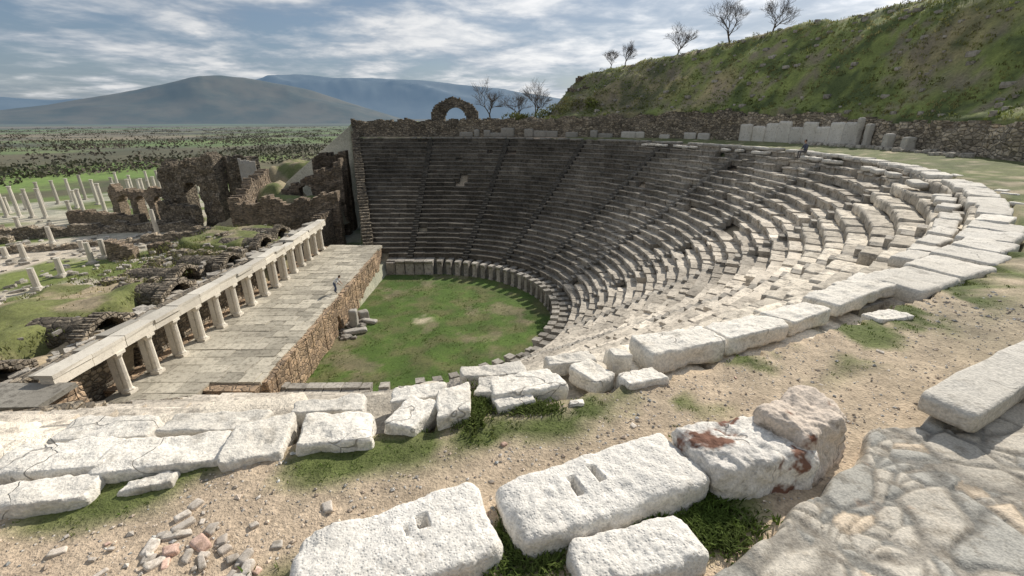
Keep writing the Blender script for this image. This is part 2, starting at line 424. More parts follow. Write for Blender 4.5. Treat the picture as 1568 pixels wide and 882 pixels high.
mb=MB(); k=0
a_=-63.0
while a_<100:
    wd=interp([(-64,1.1),(-30,1.3),(20,1.1),(95,.9)],a_)*R.uniform(.7,1.3)
    near=a_<-20
    if R.random()<.93:
        x,y=pt(('a',rad(a_)),RT-.3)
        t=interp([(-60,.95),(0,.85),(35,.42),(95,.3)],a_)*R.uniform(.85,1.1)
        rock(mb,(x,y,-2.38+R.uniform(-.03,.03)),(wd*.97,R.uniform(.65,.95),.24),rad(a_+90)+R.uniform(-.06,.06),k,(20,12,4) if near else (4,3,2),.028,16,tone=t,tilt=(R.uniform(-.03,.03),R.uniform(-.04,.03)),cj_=(.08,.22),fs=3)
    if R.random()<.6 and a_<40:
        x,y=pt(('a',rad(a_+.7)),RT-1.15)
        rock(mb,(x,y,-2.70+R.uniform(-.03,.03)),(wd*.85,.5,.24),rad(a_+90.7)+R.uniform(-.1,.1),k+400,(10,6,3),.035,14,tone=.85,tilt=(R.uniform(-.05,.05),R.uniform(-.06,.06)),cj_=(.1,.2))
    if near and R.random()<.3:
        x,y=pt(('a',rad(a_)),RT+.5); rock(mb,(x,y,-2.35),(wd*.45,.3,.12),R.uniform(0,3),k+900,(8,6,3),.03,10,tone=1,cj_=(.2,.3))
    a_+=math.degrees(wd/RT); k+=1
mb.obj('top_row_slabs',M_marble,True,cav)
mb=MB()
NS=[(1.75,4.27,1.0,.46,.26,20,1.0),(2.70,4.66,.98,.40,.22,24,1.0),(3.62,5.15,.9,.40,.2,31,1.0),(4.5,5.75,.9,.5,.19,32,.97),(5.3,6.25,1.0,.55,.18,33,.97),
(1.24,3.68,.42,.24,.18,15,1.02),(.78,3.74,.36,.28,.18,-50,1.0),(1.10,3.97,.2,.2,.26,10,.9),(.13,3.53,.62,.36,.2,14,1),(.02,3.26,.34,.15,.17,20,.9),(-.50,3.22,.27,.46,.22,8,1),
(-.82,3.05,.28,.46,.2,-22,1),(-1.38,2.9,.56,.42,.2,8,1),(-1.9,2.72,.42,.48,.2,16,.95),(-2.5,2.62,.8,.32,.19,10,1),(-3.25,2.58,.8,.36,.19,8,.95),(-3.1,2.24,.7,.24,.19,14,.9),(-2.45,2.36,.3,.12,.15,14,.9),(-4.1,2.45,.8,.4,.19,8,1),(-5,2.3,.85,.4,.19,8,1),(-4.0,2.1,.7,.3,.19,8,.9),
(-.85,3.4,.5,.2,.16,14,.9),(-1.6,3.22,.6,.22,.16,10,.85),(-2.4,3.0,.7,.25,.16,8,.85),(-3.2,2.92,.7,.25,.16,8,.85),(4.72,5.1,.5,.28,.16,12,1.0),(.56,3.27,.11,.07,.14,0,1.0),(-.22,3.5,.22,.3,.18,0,.85),
(.6,4.02,.5,.22,.16,16,.85),(-.2,3.78,.6,.2,.16,12,.8)]
for i,(x,y,l,w,h,r,t) in enumerate(NS):
    rock(mb,(x,y,-2.3+h*.5-.13),(l,w,h),rad(r),i+31,(32,20,6),.032,16,tone=t,tilt=(R.uniform(-.05,.05),R.uniform(-.1,.02)),fs=3.8,cj_=(.12,.24))
mb.obj('walkway_edge_slabs',M_marble,True,cav)

# ---------------------------------------------------------------- podium wall
pod=empty('orchestra_podium_wall')
mb=MB(); 
for s0,s1,L in sectors(R0,.3,stairs=False):
    n=int(L/1.05)
    for i in range(n):
        a0=lerpst(s0,s1,i/n+.0); a1=lerpst(s0,s1,(i+1)/n-.012)
        t=R.uniform(1.0,1.45)
        seg_block(mb,a0,a1,[(R0+.06,-17.2),(R0+.06,-15.6),(R0+.5,-15.6),(R0+.5,-17.2)],t)
        seg_block(mb,a0,lerpst(s0,s1,(i+.16)/n),[(R0-.03,-17.1),(R0-.03,-15.62),(R0+.1,-15.62),(R0+.1,-17.1)],t*.85)
        seg_block(mb,a0,a1,[(R0-.05,-17.2),(R0-.05,-16.85),(R0+.1,-16.8),(R0+.1,-17.2)],t*.9)
        az=math.degrees(a0[1]) if a0[0]=='a' else (90*a0[2])
        if R.random()<(.8 if az<10 else .93):
            dz=R.gauss(0,.03)
            seg_block(mb,a0,a1,[(R0-.12,-15.5),(R0-.15,-15.32),(R0+.5,-15.28),(R0+.5,-15.64),(R0+.0,-15.64)],t*R.uniform(.65,1.1),dz,dz+R.gauss(0,.02))
        seg_block(mb,a0,a1,[(R0+.45,-15.9),(R0+.45,-15.44),(R1+.3,-15.38),(R1+.3,-15.9)],t*.7)
mb.obj('podium_blocks',M_seat,parent=pod)

# ---------------------------------------------------------------- ruined wall generator
def ruin_wall(mb,path,thick,zb,zt,openings=(),jag=.3,step=.35,seed=0,disp=.12,tone=1.0,vst=.45):
    pts=[Vector((p[0],p[1])) for p in path]; seg=[(pts[i+1]-pts[i]).length for i in range(len(pts)-1)]; L=sum(seg)
    def at(s):
        s=max(0,min(L,s))
        for i,l in enumerate(seg):
            if s<=l or i==len(seg)-1:
                d=(pts[i+1]-pts[i])/l; return pts[i]+d*s, Vector((d.y,-d.x))
            s-=l
    n=max(1,int(L/step)); f_zt=zt if callable(zt) else (lambda s:zt); f_zb=zb if callable(zb) else (lambda s:zb)
    st=[i*L/n for i in range(n+1)]
    tops=[]
    for i in range(n):
        s=(st[i]+st[i+1])/2
        tops.append(f_zt(s)+jag*(noise.noise(Vector((s*.5,seed*3.7,0)))*1.2+noise.noise(Vector((s*1.7,seed,5)))*.6+R.uniform(-.25,.25)))
    for i in range(n):
        s=(st[i]+st[i+1])/2; b=f_zb(s); t=tops[i]
        for (oc,hw,sp) in openings:
            if abs(s-oc)<hw: b=max(b,sp+math.sqrt(hw*hw-(s-oc)**2))
        if t<=b+.05: continue
        m=max(1,int((t-b)/vst)); vs=[]
        tj=R.uniform(0,.05)
        for sd in (-1,1):
            for q in (st[i],st[i+1]):
                p,nrm=at(q)
                for j in range(m+1):
                    z=b+(t-b)*j/m
                    dd=fz(p.x,p.y,z,.8,4)*disp
                    pp=p+nrm*sd*(thick/2+dd+tj)
                    vs.append((pp.x,pp.y,z))
        m1=m+1; fs=[]
        for j in range(m):
            fs.append((j,m1+j,m1+j+1,j+1)); fs.append((2*m1+j,2*m1+j+1,3*m1+j+1,3*m1+j))
            fs.append((j,j+1,2*m1+j+1,2*m1+j)); fs.append((m1+j,3*m1+j,3*m1+j+1,m1+j+1))
        fs.append((m,m1+m,3*m1+m,2*m1+m)); fs.append((0,2*m1,3*m1,m1))
        tt=tone*(1+.4*noise.noise(Vector((s*.3,seed,1))))
        mb.add(vs,fs,tt)
def arc(r,a0,a1,n=40): return [(CX+ (r(a0+(a1-a0)*i/n) if callable(r) else r)*math.cos(rad(a0+(a1-a0)*i/n)),CY+(r(a0+(a1-a0)*i/n) if callable(r) else r)*math.sin(rad(a0+(a1-a0)*i/n))) for i in range(n+1)]
W=lambda a_:Rw(a_)+.15
mb=MB()
p=arc(W,-30,26,50); L=sum(math.dist(p[i],p[i+1]) for i in range(len(p)-1))
ruin_wall(mb,p,.8,-2.6,lambda s:wtop(-30+56*s/L)-.1,jag=.6,seed=1,tone=1.6,disp=.25)
p=arc(W,26,90,60); L2=sum(math.dist(p[i],p[i+1]) for i in range(len(p)-1))
ruin_wall(mb,p,.8,-2.7,lambda s:wtop(26+64*s/L2),jag=.4,seed=2,tone=1.05,disp=.2)
ruin_wall(mb,[(CX,CY+35.95),(-24.6,CY+35.95)],.8,-2.7,.15,jag=.4,seed=3,tone=.85)
mb.obj('cavea_back_wall',M_rub)
mb=MB()
for i in range(9):
    a_=6.2+i*2.22
    h=R.uniform(1.7,2.3); r=Rw(a_)-.42
    rock(mb,(CX+r*math.cos(rad(a_)),CY+r*math.sin(rad(a_)),-2.3+h/2),(1.56,.28,h),rad(a_+90),i+10,(10,3,8),.05,14,tone=R.uniform(.75,.95),cj_=(.02,.1))
for i in range(24):
    a_=26.5+i*2.6
    if R.random()<.8:
        h=R.uniform(.5,1.4); r=Rw(a_)-.4
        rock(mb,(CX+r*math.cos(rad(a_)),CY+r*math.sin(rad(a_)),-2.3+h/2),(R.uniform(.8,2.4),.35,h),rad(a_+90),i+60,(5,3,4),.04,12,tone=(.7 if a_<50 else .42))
mb.obj('marble_orthostat_wall',M_marble,True)
for (a_,r,h,w) in ((4.2,38.6,2.4,.45),(3.0,38.8,1.9,.5),(-1.2,38.3,1.2,.6),(-3.5,38.6,1.0,.7)):
    mb=MB(); x=CX+r*math.cos(rad(a_)); y=CY+r*math.sin(rad(a_))
    rock(mb,(x,y,-2.15),(w*1.5,w*1.4,.3),rad(a_),3,(5,5,3),.02,12,tone=.7)
    rock(mb,(x,y,-2.1+h/2),(w,w*.8,h),rad(a_),int(h*10),(5,5,10),.05,12,tone=.7)
    mb.obj('standing_stone_post',M_marble,True)
mb=MB()
for r,a0,a1,zz,hh in ((42.5,46,67,1.5,1.6),(46.2,50,66.4,4.2,1.9),(49.5,56,66,6.0,1.6),(44,18,30,2.5,.8)):
    p=arc(r,a0,a1,24); ruin_wall(mb,p,1.0,zz-2.2,zz+hh*.4,jag=.5,seed=int(r),disp=.35,tone=.8)
mb.obj('upper_terrace_wall',M_rub)
mb=MB()
ruin_wall(mb,[(-12.4,73.6),(-5.2,73.6)],1.1,-1.2,lambda s:.6+2.5*math.sqrt(max(0,1-((s-3.6)/3.7)**2)),openings=((3.7,1.6,.35),),jag=.45,seed=9,step=.2,tone=.8,disp=.2)
mb.obj('ruined_stone_arch',M_rub)
mb=MB()
ruin_wall(mb,[(-17.0,CY+14.2),(-24.3,CY+36.0)],1.1,-16.2,lambda s:-14.2+ (s-.4)*.585,jag=.12,seed=4,tone=.85,step=.5)
ruin_wall(mb,[(-18.0,CY-14.4),(-11.2,CY-34)],1.1,-16.2,lambda s:-15.1+(s-.4)*.60,jag=.15,seed=5,tone=1.3,step=.5)
ruin_wall(mb,[(-11.2,CY-34.3),(-60,CY-36)],1.1,-16.2,-2.6,jag=.15,seed=15,tone=1.3,step=.8)
mb.obj('analemma_retaining_wall',M_rub)

# ---------------------------------------------------------------- stage
stg=empty('theatre_stage')
def fx(y): return -14.4-(y-21.5)*1.2/27
mb=MB()
ya,yb=21.2,51.8
vs=[(fx(ya),ya,-17.3),(fx(yb),yb,-17.3),(-23.2,yb,-17.3),(-23.2,ya,-17.3),(fx(ya),ya,-14.12),(fx(yb),yb,-14.12),(-23.2,yb,-14.12),(-23.2,ya,-14.12)]
mb.add(vs,[(0,4,5,1),(1,5,6,2),(2,6,7,3),(3,7,4,0),(4,7,6,5)],1)
ruin_wall(mb,[(fx(22)+.02,22.0),(fx(49)+.02,49.0)],.5,-17.3,-14.08,openings=((12.3,.5,-15.9),),jag=.08,seed=6,disp=.16)
mb.obj('stage_front_wall',M_fwall,parent=stg)
mb=MB(); y=ya-2.8
while y<yb:
    w=R.uniform(.7,1.15); x=-21.9
    xe2=(fx(y) if y>ya else -17.3)
    while x< xe2:
        l=R.uniform(.8,1.9); xe=min(x+l,xe2+R.uniform(-.1,.1))
        t=R.uniform(.66,1.2)
        if xe>x+.1: box(mb,((x+xe)/2,y+w/2,-14.12+R.gauss(0,.014)),(xe-x-.04,w-.04,.26),0,(t,t*.98,t*.92),.02,.01)
        x+=l
    y+=w
mb.obj('stage_paving',M_stage,parent=stg)
pro=empty('proscenium_colonnade')
def lathe(mb,c,prof,n=14,tone=1.0,flute=0):
    vs=[];
    for (r,z) in prof:
        for i in range(n):
            rr=r*(1-(flute if i%2 else 0)); an=2*math.pi*i/n
            vs.append((c[0]+rr*math.cos(an),c[1]+rr*math.sin(an),c[2]+z))
    fs=[(j*n+i,j*n+(i+1)%n,(j+1)*n+(i+1)%n,(j+1)*n+i) for j in range(len(prof)-1) for i in range(n)]
    fs+=[tuple(range(n-1,-1,-1)),tuple(range((len(prof)-1)*n,len(prof)*n))]
    mb.add(vs,fs,tone)
def px(y): return -21.05-max(0,y-36)*.07
mc=MB()
for i in range(15):
    y=20.9+i*2.08; x=px(y); t=R.uniform(.88,1.08)
    box(mc,(x,y,-13.92),(.52,.52,.2),0,t,.01)
    lathe(mc,(x,y,-13.82),[(.25,0),(.26,.06),(.2,.13),(.185,.2),(.175,1.2),(.165,2.0),(.2,2.06),(.24,2.14),(.25,2.2)],16,t,.06)
    box(mc,(x-.02,y,-11.53),(.56,.56,.16),0,t,.01)
    box(mc,(x-.32,y,-12.75),(.34,.34,2.3),0,t*.9,.01)
mc.obj('columns',M_col,parent=pro)
mb=MB(); y=17.4
while y<51.3:
    l=min(R.uniform(1.9,2.2),51.5-y); x=px(y+l/2); t=R.uniform(.8,1.05); dz=R.gauss(0,.015)
    rz=math.atan(.07) if y>36 else 0
    box(mb,(x-.1,y+l/2,-11.22+dz),(.62,l-.03,.44),rz,t,.015)
    if R.random()<.85: box(mb,(x-.2,y+l/2,-10.9+dz),(R.uniform(.7,1.0),l-.03,.2),rz,t*.85,.03)
    if R.random()<.8: box(mb,(x-1.0,y+l/2+R.uniform(-.1,.1),-10.98+R.gauss(0,.07)),(R.uniform(.4,.8),l*R.uniform(.4,.95),.25),R.uniform(-.15,.15),t*.55,.08,.06)
    y+=l
mb.obj('architrave',M_col,parent=pro)
mb=MB()
ruin_wall(mb,[(-23.1,17.4),(-23.1,36),(-24.0,51.5)],.5,-15.9,-11.35,openings=((6,.6,-12.6),(14,.6,-12.6),(22,.6,-12.6),(30,.6,-12.6)),jag=.05,seed=10,disp=.05,tone=1.1)
mb.obj('back_wall',M_rub,parent=pro)
ch=empty('stage_end_chamber')
mb=MB()
box(mb,(-21.8,16.6,-11.35),(3.6,1.9,.22),.03,.55,.03); box(mb,(-24.8,16.0,-11.4),(2.6,2.2,.25),0,.5,.03)
mb.obj('roof_slab',M_stage,parent=ch)
mb=MB(); ruin_wall(mb,[(-27,15.6),(-20.6,15.8)],.5,-15.9,-11.5,openings=((3.2,.8,-13.6),),jag=.05,seed=11,tone=1.2)
ruin_wall(mb,[(-20.6,15.8),(-20.5,18.0)],.5,-15.9,-11.5,jag=.05,seed=12,tone=1.4)
mb.obj('chamber_walls',M_fwall,parent=ch)

# ---------------------------------------------------------------- substructure mounds + arches
def mound(name,x0,x1,y0,y1,zt,zb,seed,edge=1.6,st=.35,green=1.0):
    vs=[];cc=[];gg=[]; nx=int((x1-x0)/st); ny=int((y1-y0)/st)
    for j in range(ny+1):
        for i in range(nx+1):
            x=x0+i*(x1-x0)/nx; y=y0+j*(y1-y0)/ny
            e=min(x-x0,x1-x,y-y0,y1-y)+1.0*nz(x,y,seed,.45)
            z=zb+(zt-zb)*sm(0,edge,e)+(.45*fz(x,y,seed,.3)+.15*fz(x,y,seed,1.3))*sm(0,.5,e)
            vs.append((x,y,z)); n=fz(x,y,seed,.4,5)
            c=lerp((.15,.17,.065),(.34,.285,.2),sm(-.1,.4,n+(1-sm(min(.4,edge*.5),edge,e))*.6+(1-green)))
            cc+=[*c,1]; gg.append(.6)
    fs=[(j*(nx+1)+i,j*(nx+1)+i+1,(j+1)*(nx+1)+i+1,(j+1)*(nx+1)+i) for j in range(ny) for i in range(nx)]
    mesh_ground(name,vs,fs,cc,gg)
mound('grass_mound',-35,-25.9,16.5,33,-11.4,-16.2,1)
mound('grass_mound',-33.0,-26.2,33.2,40.5,-12.1,-16.2,2)
mound('grass_mound',-36,-26.4,42,52.5,-11.5,-16.2,3)
mound('earth_fill',-26.6,-22.9,16.5,51.5,-12.2,-16.2,5,.4,green=.6)
vb=empty('vaulted_substructure'); mb=MB()
for (y,x) in ((18.5,-25.2),(24.6,-25.0),(30.8,-25.0),(34.4,-26.8),(38,-25.3),(44.6,-25.8),(49,-26.2)):
    ruin_wall(mb,[(x,y-1.9),(x,y+1.9)],.7,-13.2,lambda s:-10.85-.4*abs(s-1.9),openings=((1.9,1.3,-12.55),),jag=.15,seed=int(y),step=.14,disp=.1,tone=1.2)
    vs=[]
    for xx in (x-.3,x-4.0):
        for i in range(13):
            an=math.pi*i/12; vs.append((xx,y+1.32*math.cos(an),-12.55+1.3*math.sin(an)))
    mb.add(vs,[(i,i+1,14+i,13+i) for i in range(12)],.6)
mb.obj('arches',M_rub,parent=vb)
mb=MB()
for i in range(3):
    y=(33.0,41.2,47)[i]; ruin_wall(mb,[(-32,y),(-25.8,y+R.uniform(-.5,.5))],.7,-16,-11.7,jag=.45,seed=i+40,disp=.25,tone=1.25)
ruin_wall(mb,[(-34.8,17),(-34.6,52)],.9,-16.3,-13.0,jag=.8,seed=77,tone=1.3,disp=.25)
mb.obj('cross_walls',M_rub,parent=vb)

def wallobj(name,mat,items):
    mb=MB()
    for it in items: ruin_wall(mb,*it[0],**it[1])
    return mb.obj(name,mat)
wallobj('ruined_brick_hall',M_brick,[
 (([(-36.5,58.5),(-23.0,59.5)],1.2,-16.2,lambda s:-10.1+.07*s),dict(jag=.8,seed=21,tone=.85,disp=.3)),
 (([(-36.5,58.5),(-39,72)],1.2,-16.2,lambda s:-9.6+s*.2),dict(jag=.8,seed=22,tone=.95,disp=.3)),
 (([(-33,65),(-24.2,65.5)],1.4,-16,lambda s:-9+s*.4),dict(jag=1.2,seed=23,tone=.7,disp=.35,openings=((3.4,1.0,-9.6),))),
 (([(-29.5,68.5),(-24.6,69)],1.6,-16,lambda s:-5.2+s*.3),dict(jag=1.1,seed=24,tone=.55,disp=.4)),
 (([(-25,52.5),(-24.2,60)],.9,-16,lambda s:-12.4+s*.3),dict(jag=.5,seed=25,tone=.8))])
mound('grass_mound',-42,-30,61.5,75,-8.8,-14,8,6,green=.8)
mound('grass_mound',-36.2,-24,60,65.2,-10.0,-14,9,1.5)
wallobj('ruined_gate_tower',M_rub,[
 (([(-58,76),(-47,73.5)],2.2,-16.5,lambda s:-7.2+.22*s),dict(jag=1.3,seed=31,tone=.8,disp=.45,openings=((6.0,1.5,-10.8),))),
 (([(-58,76),(-60,84)],2,-16.5,-7.2),dict(jag=1,seed=32,tone=.8,disp=.4)),
 (([(-46.5,74.5),(-43.2,78)],2,-16,lambda s:-5.2-.1*s),dict(jag=1,seed=33,tone=.75,disp=.4)),
 (([(-57,72.2),(-50,70.5)],1.2,-16,-12.6),dict(jag=.8,seed=34,tone=.9,disp=.3))])
mound('grass_mound',-49,-30,77,96,-7.0,-17,11,7,green=.85)
mb=MB(); ruin_wall(mb,[(-43.6,73.2),(-41.5,74.3)],.5,-10.2,-5.9,jag=.5,seed=35,tone=.6)
mb.obj('marble_faced_wall',M_marble)
wallobj('pier_arcade',M_brick,[
 (([(-73,82),(-58,79.5)],1.5,-17,-11.4),dict(jag=1.1,seed=36,tone=1.2,disp=.3,openings=((3,1.1,-13.6),(6.6,1.1,-13.6),(10.2,1.1,-13.6)))),
 (([(-78,78),(-62,74)],1.2,-17,-14.8),dict(jag=.6,seed=37,tone=1.0))])
wallobj('ruined_brick_pier',M_brick,[(([(-49,52.2),(-46.6,53.1)],1.6,-16.3,-14.2),dict(jag=1.2,seed=38,tone=1.1,disp=.3)),
 (([(-46,54.5),(-41.5,56)],1.2,-16.3,-14.6),dict(jag=.9,seed=39,tone=.8,disp=.3))])
wallobj('low_rubble_wall',M_rub,[(([(-72,55),(-52,61)],1.0,-17,-15.6),dict(jag=.5,seed=50,tone=1.4)),
 (([(-52,61),(-44,63),(-37,60)],1.0,-16.5,-15.0),dict(jag=.7,seed=51,tone=1.2)),
 (([(-78,66),(-60,70),(-47,68)],1.3,-17,-15.2),dict(jag=.6,seed=52,tone=1.2)),
 (([(-41,44),(-38,55)],1.0,-16.5,-15.2),dict(jag=.6,seed=53,tone=1.3)),
 (([(-96,60),(-74,64)],1.0,-17.5,-16.0),dict(jag=.5,seed=54,tone=1.4)),
 (([(-36.5,41),(-41,57)],1.4,-16.5,-14.5),dict(jag=.9,seed=55,tone=1.2,disp=.3))])
def column(x,y,z,h,r=.3):
    mb=MB(); t=R.uniform(.7,.95)
    box(mb,(x,y,z+.12),(r*2.9,r*2.9,.26),R.uniform(0,.2),t*.9,.02)
    lathe(mb,(x,y,z+.25),[(r*1.3,0),(r*1.3,.1),(r*1.05,.2),(r,.3),(r*.97,h*.5),(r*.88,h-.35),(r*.92,h-.3)],12,t)
    mb.obj('marble_column',M_col)
for (x,y,h) in ((-47.6,41.7,2.4),(-49,45.8,2.2),(-50,50.6,2.7),(-50.2,52.7,2.5),(-53,65,4.2),(-47.5,37.5,2.0),(-56,44,1.2),(-60,52.5,2.2),(-64,54,1.6),(-69,56.5,2.4),(-57,57,1.5),(-66,62,2.6),(-74,60,3.0),(-80,63,3.4)):
    column(x,y,terr(x,y)-.05,h,.31)
mb=MB()
def colm(x,y,h):
    if R.random()<.08: return
    z=terr(x,y)-.1; t=R.uniform(.55,.85)
    box(mb,(x,y,z+.2),(.9,.9,.4),0,t*.9)
    lathe(mb,(x,y,z+.35),[(.38,0),(.32,.25),(.32,h*.5),(.28,h-.4),(.36,h-.1),(.36,h)],10,t)
for i in range(9): colm(-101+i*2.8,84-i*.35,R.choice((5.6,5.3,5.1,3.2)))
for i in range(12): colm(-79+i*-.2,86+i*3.7,R.choice((5.6,5.3,4.8,3.5)))
for i in range(11): colm(-100-i*.5,88+i*3.9,R.choice((5.6,5.0,3)))
for i in range(8): colm(-103+i*3.2,128-i*.2,5.4)
for i in range(6): colm(-91+i*.3,93+i*4.6,R.choice((5.2,3.5)))
for i in range(4): colm(-86+i*4.2,70-i*.6,R.choice((2.0,2.8,1.2)))
mb.obj('palaestra_colonnade',M_col)

# ---------------------------------------------------------------- rubble scatters
mb=MB()
def scatter(n,x0,x1,y0,y1,zf,s0,s1,tone,res=(3,3,2)):
    for i in range(n):
        x=R.uniform(x0,x1);y=R.uniform(y0,y1);s=R.uniform(s0,s1)
        rock(mb,(x,y,zf(x,y)+s*.1),(s*R.uniform(.8,1.6),s*R.uniform(.6,1),s*R.uniform(.4,.8)),R.uniform(0,3),R.randint(0,999),res,.05*s,12,tone=tone*R.uniform(.7,1.2),tilt=(R.uniform(-.2,.2),R.uniform(-.2,.2)),cj_=(.15,.25))
scatter(300,-25.2,-22.3,17,51,lambda x,y:-12.1,.25,.8,1.5)
scatter(70,-34,-26,17,52,lambda x,y:-11.6,.15,.45,1.2)
scatter(280,-58,-34,38,70,terr,.2,.75,1.5)
scatter(160,-100,-55,50,80,terr,.25,.9,1.5)
scatter(45,-14.6,-13.2,33,37.5,lambda x,y:-17,.2,.6,.9)
mb.obj('fallen_masonry_blocks',M_seat)
mb=MB()
for i in range(300):
    az=R.uniform(-15,68); r=R.uniform(Rw(az)+1,53); x=CX+r*math.cos(rad(az)); y=CY+r*math.sin(rad(az)); s=abs(R.gauss(.2,.16))+.1
    rock(mb,(x,y,terr(x,y)),(s*1.5,s,s*.8),R.uniform(0,3),i,(3,3,2),.05*s,7,tone=R.uniform(.9,1.4))
for i in range(110):
    az=R.uniform(-12,14); r=Rw(az)-R.uniform(.5,2.0); x=CX+r*math.cos(rad(az)); y=CY+r*math.sin(rad(az)); s=R.uniform(.12,.45)
    rock(mb,(x,y,terr(x,y)+.08),(s*1.4,s,s*.8),R.uniform(0,3),i,(4,3,2),.05*s,9,tone=1.5)
mb.obj('hillside_boulders',M_seat)
mb=MB(); rock(mb,(-13.9,35.6,-16.2),(.7,.7,1.6),.1,3,(6,6,8),.04,14,tone=.55); rock(mb,(-13.4,34.2,-16.8),(1.8,.6,.35),.4,4,(8,4,3),.04,14,tone=.55); rock(mb,(-12.9,36.4,-16.85),(1.5,.5,.3),-.3,5,(8,4,3),.04,14,tone=.6)
rock(mb,(-13.6,37.2,-16.6),(.9,.8,.8),.7,6,(6,5,5),.05,12,tone=.45)
mb.obj('altar_fragment',M_marble,True)

# ---------------------------------------------------------------- foreground marble blocks
for (c,d,rz,seed,dents,mat,tp,tilt) in (
 ((-.62,1.82,-2.33),(1.08,.50,.32),rad(24),2,((.14,.06,.035,.05,.15),(.04,.035,.012,.04,.03)),M_hero,.03,(.0,.03)),
 ((.56,2.24,-2.31),(1.30,.50,.34),rad(21),5,((-.17,-.0,.026,.07,.19),(.0,.035,.026,.07,.19)),M_hero,.03,(.02,.02)),
 ((.69,1.79,-2.35),(.76,.36,.32),rad(13),11,(),M_hero,.06,(.02,.04))):
    mb=MB(); rock(mb,c,d,rz,seed,(110,44,14),.03,9,dents=dents,taper=tp,tilt=tilt,fs=3.6,cj_=(.06,.2))
    mb.obj('marble_block',mat,True)
mb=MB(); rock(mb,(1.62,2.52,-2.23),(.80,.5,.34),rad(14),21,(56,36,16),.05,8,fs=4,taper=.1,cj_=(.1,.25))
rock(mb,(2.14,2.70,-2.17),(.74,.46,.42),rad(34),25,(56,36,18),.055,7,fs=4,taper=.2,tilt=(-.05,.1),cj_=(.15,.3),tone=(.84,.76,.70))
mb.obj('broken_marble_boulder',M_heror,True)
PL=[(.6,1.2),(.93,1.62),(1.5,2.0),(2.0,2.25),(2.76,2.85),(3.2,2.95),(7.5,5)]
vs=[];tn=[]
nx_,ny_=360,240; x0,x1,y0,y1=.7,6.7,-.4,3.4
for j in range(ny_+1):
    for i in range(nx_+1):
        x=x0+(x1-x0)*i/nx_; y=y0+(y1-y0)*j/ny_
        e=interp(PL,x)+.08*nz(x,y,0,3)-y
        ang=.5; u=(x*math.cos(ang)+y*math.sin(ang))*2.4+.5*nz(x,y,1,2.3); v=(-x*math.sin(ang)+y*math.cos(ang))*3.6+.5*nz(x,y,4,2.3)
        cl,cp=noise.voronoi(Vector((u,v,0))); ed=cl[1]-cl[0]; rg=random.Random(int(cp[0].x*1000)+7*int(cp[0].y*1000)); h_=rg.random(); h2=rg.random()
        cl2,cp2=noise.voronoi(Vector((u*2.4,v*2.4,3))); e2=cl2[1]-cl2[0]
        small=h2<.35
        ee=sm(.02,.15,ed)*(sm(.02,.2,e2) if small else 1)
        z=-2.215+.014*fz(x,y,0,2.0)+.008*fz(x,y,3,6)+.014*(h_-.5)-.016*(1-ee)
        z=-2.42+(z+2.42)*sm(-.03,.08,e)
        vs.append((x,y,z))
        if small: h_=random.Random(int(cp2[0].x*1000)).random()
        t=(.78+.42*h_)*(.55+.45*ee); w=.12 if h_>.82 else (.02 if h_>.3 else -.03)
        tn.append((t*(1+w),t,t*(1-w)))
mb=MB(); mb.add(vs,[(j*(nx_+1)+i,j*(nx_+1)+i+1,(j+1)*(nx_+1)+i+1,(j+1)*(nx_+1)+i) for j in range(ny_) for i in range(nx_)],1.0,tones=tn)
mb.obj('stone_paving',M_pave,True)
stp=MB()
rock(stp,(4.5,3.45,-2.09),(2.7,.34,.18),rad(27),51,(60,12,6),.014,18,tone=.75,fs=2,cj_=(.01,.05))
rock(stp,(5.25,3.3,-2.07),(2.1,.34,.2),rad(27),52,(40,12,6),.014,18,tone=.75,fs=2,cj_=(.01,.05))
rock(stp,(6.2,3.3,-1.97),(2.6,.4,.26),rad(27),53,(40,12,6),.014,18,tone=.8,fs=2,cj_=(.01,.05))
stp.obj('stone_step',M_marble,True)

mb=MB()
OCT=[(1,0,0),(-1,0,0),(0,1,0),(0,-1,0),(0,0,1),(0,0,-1)]; OF=[(0,2,4),(2,1,4),(1,3,4),(3,0,4),(2,0,5),(1,2,5),(3,1,5),(0,3,5)]
for i in range(16000):
    x=R.uniform(-4.5,7); y=R.uniform(.9,6) if x<3 else R.uniform(2.9,12)
    rr=rrf(x,y)
    if rr<RT+.1 or ngrass(x,y)>.5: continue
    if x>.9 and y<interp(PL,x)+.05: continue
    s=min(.035,.004+abs(R.gauss(0,.007)))*(1.6 if y>5 else 1)
    an=R.uniform(0,6.28);ca,sa=math.cos(an),math.sin(an); z=terr(x,y); t=R.uniform(.6,1.4); w=R.uniform(-.12,.12)
    vs=[]
    for q in OCT:
        qx=q[0]*s*R.uniform(.8,1.5);qy=q[1]*s*R.uniform(.7,1.1);qz=q[2]*s*R.uniform(.4,.8)
        vs.append((x+qx*ca-qy*sa,y+qx*sa+qy*ca,z+qz+s*.2))
    mb.add(vs,OF,(t*(1+w),t,t*(1-w)))
mb.obj('gravel',M_rock)
mb=MB()
for i in range(150):
    if i<52: x=R.gauss(-1.75,.42);y=R.gauss(1.8,.2);s=R.uniform(.02,.055)
    else: x=R.uniform(-4,4);y=R.uniform(1.6,5);s=R.uniform(.012,.035)
    rr=rrf(x,y)
    if rr<RT+.2: continue
    if x>.9 and y<interp(PL,x)+.1: continue
    t=R.uniform(.85,1.35); w=.12 if R.random()<.15 else .0
    rock(mb,(x,y,terr(x,y)+s*.1),(s*R.uniform(1.2,2.4),s*R.uniform(.9,1.5),s*R.uniform(.5,.9)),R.uniform(0,3),i,(6,5,4),.12*s,9,tone=(t*(1+w),t*(1-w),t*(1-w*1.5)),fs=9,cj_=(.3,.35),tilt=(R.uniform(-.2,.2),R.uniform(-.2,.2)))
mb.obj('loose_stones',M_rock,True)

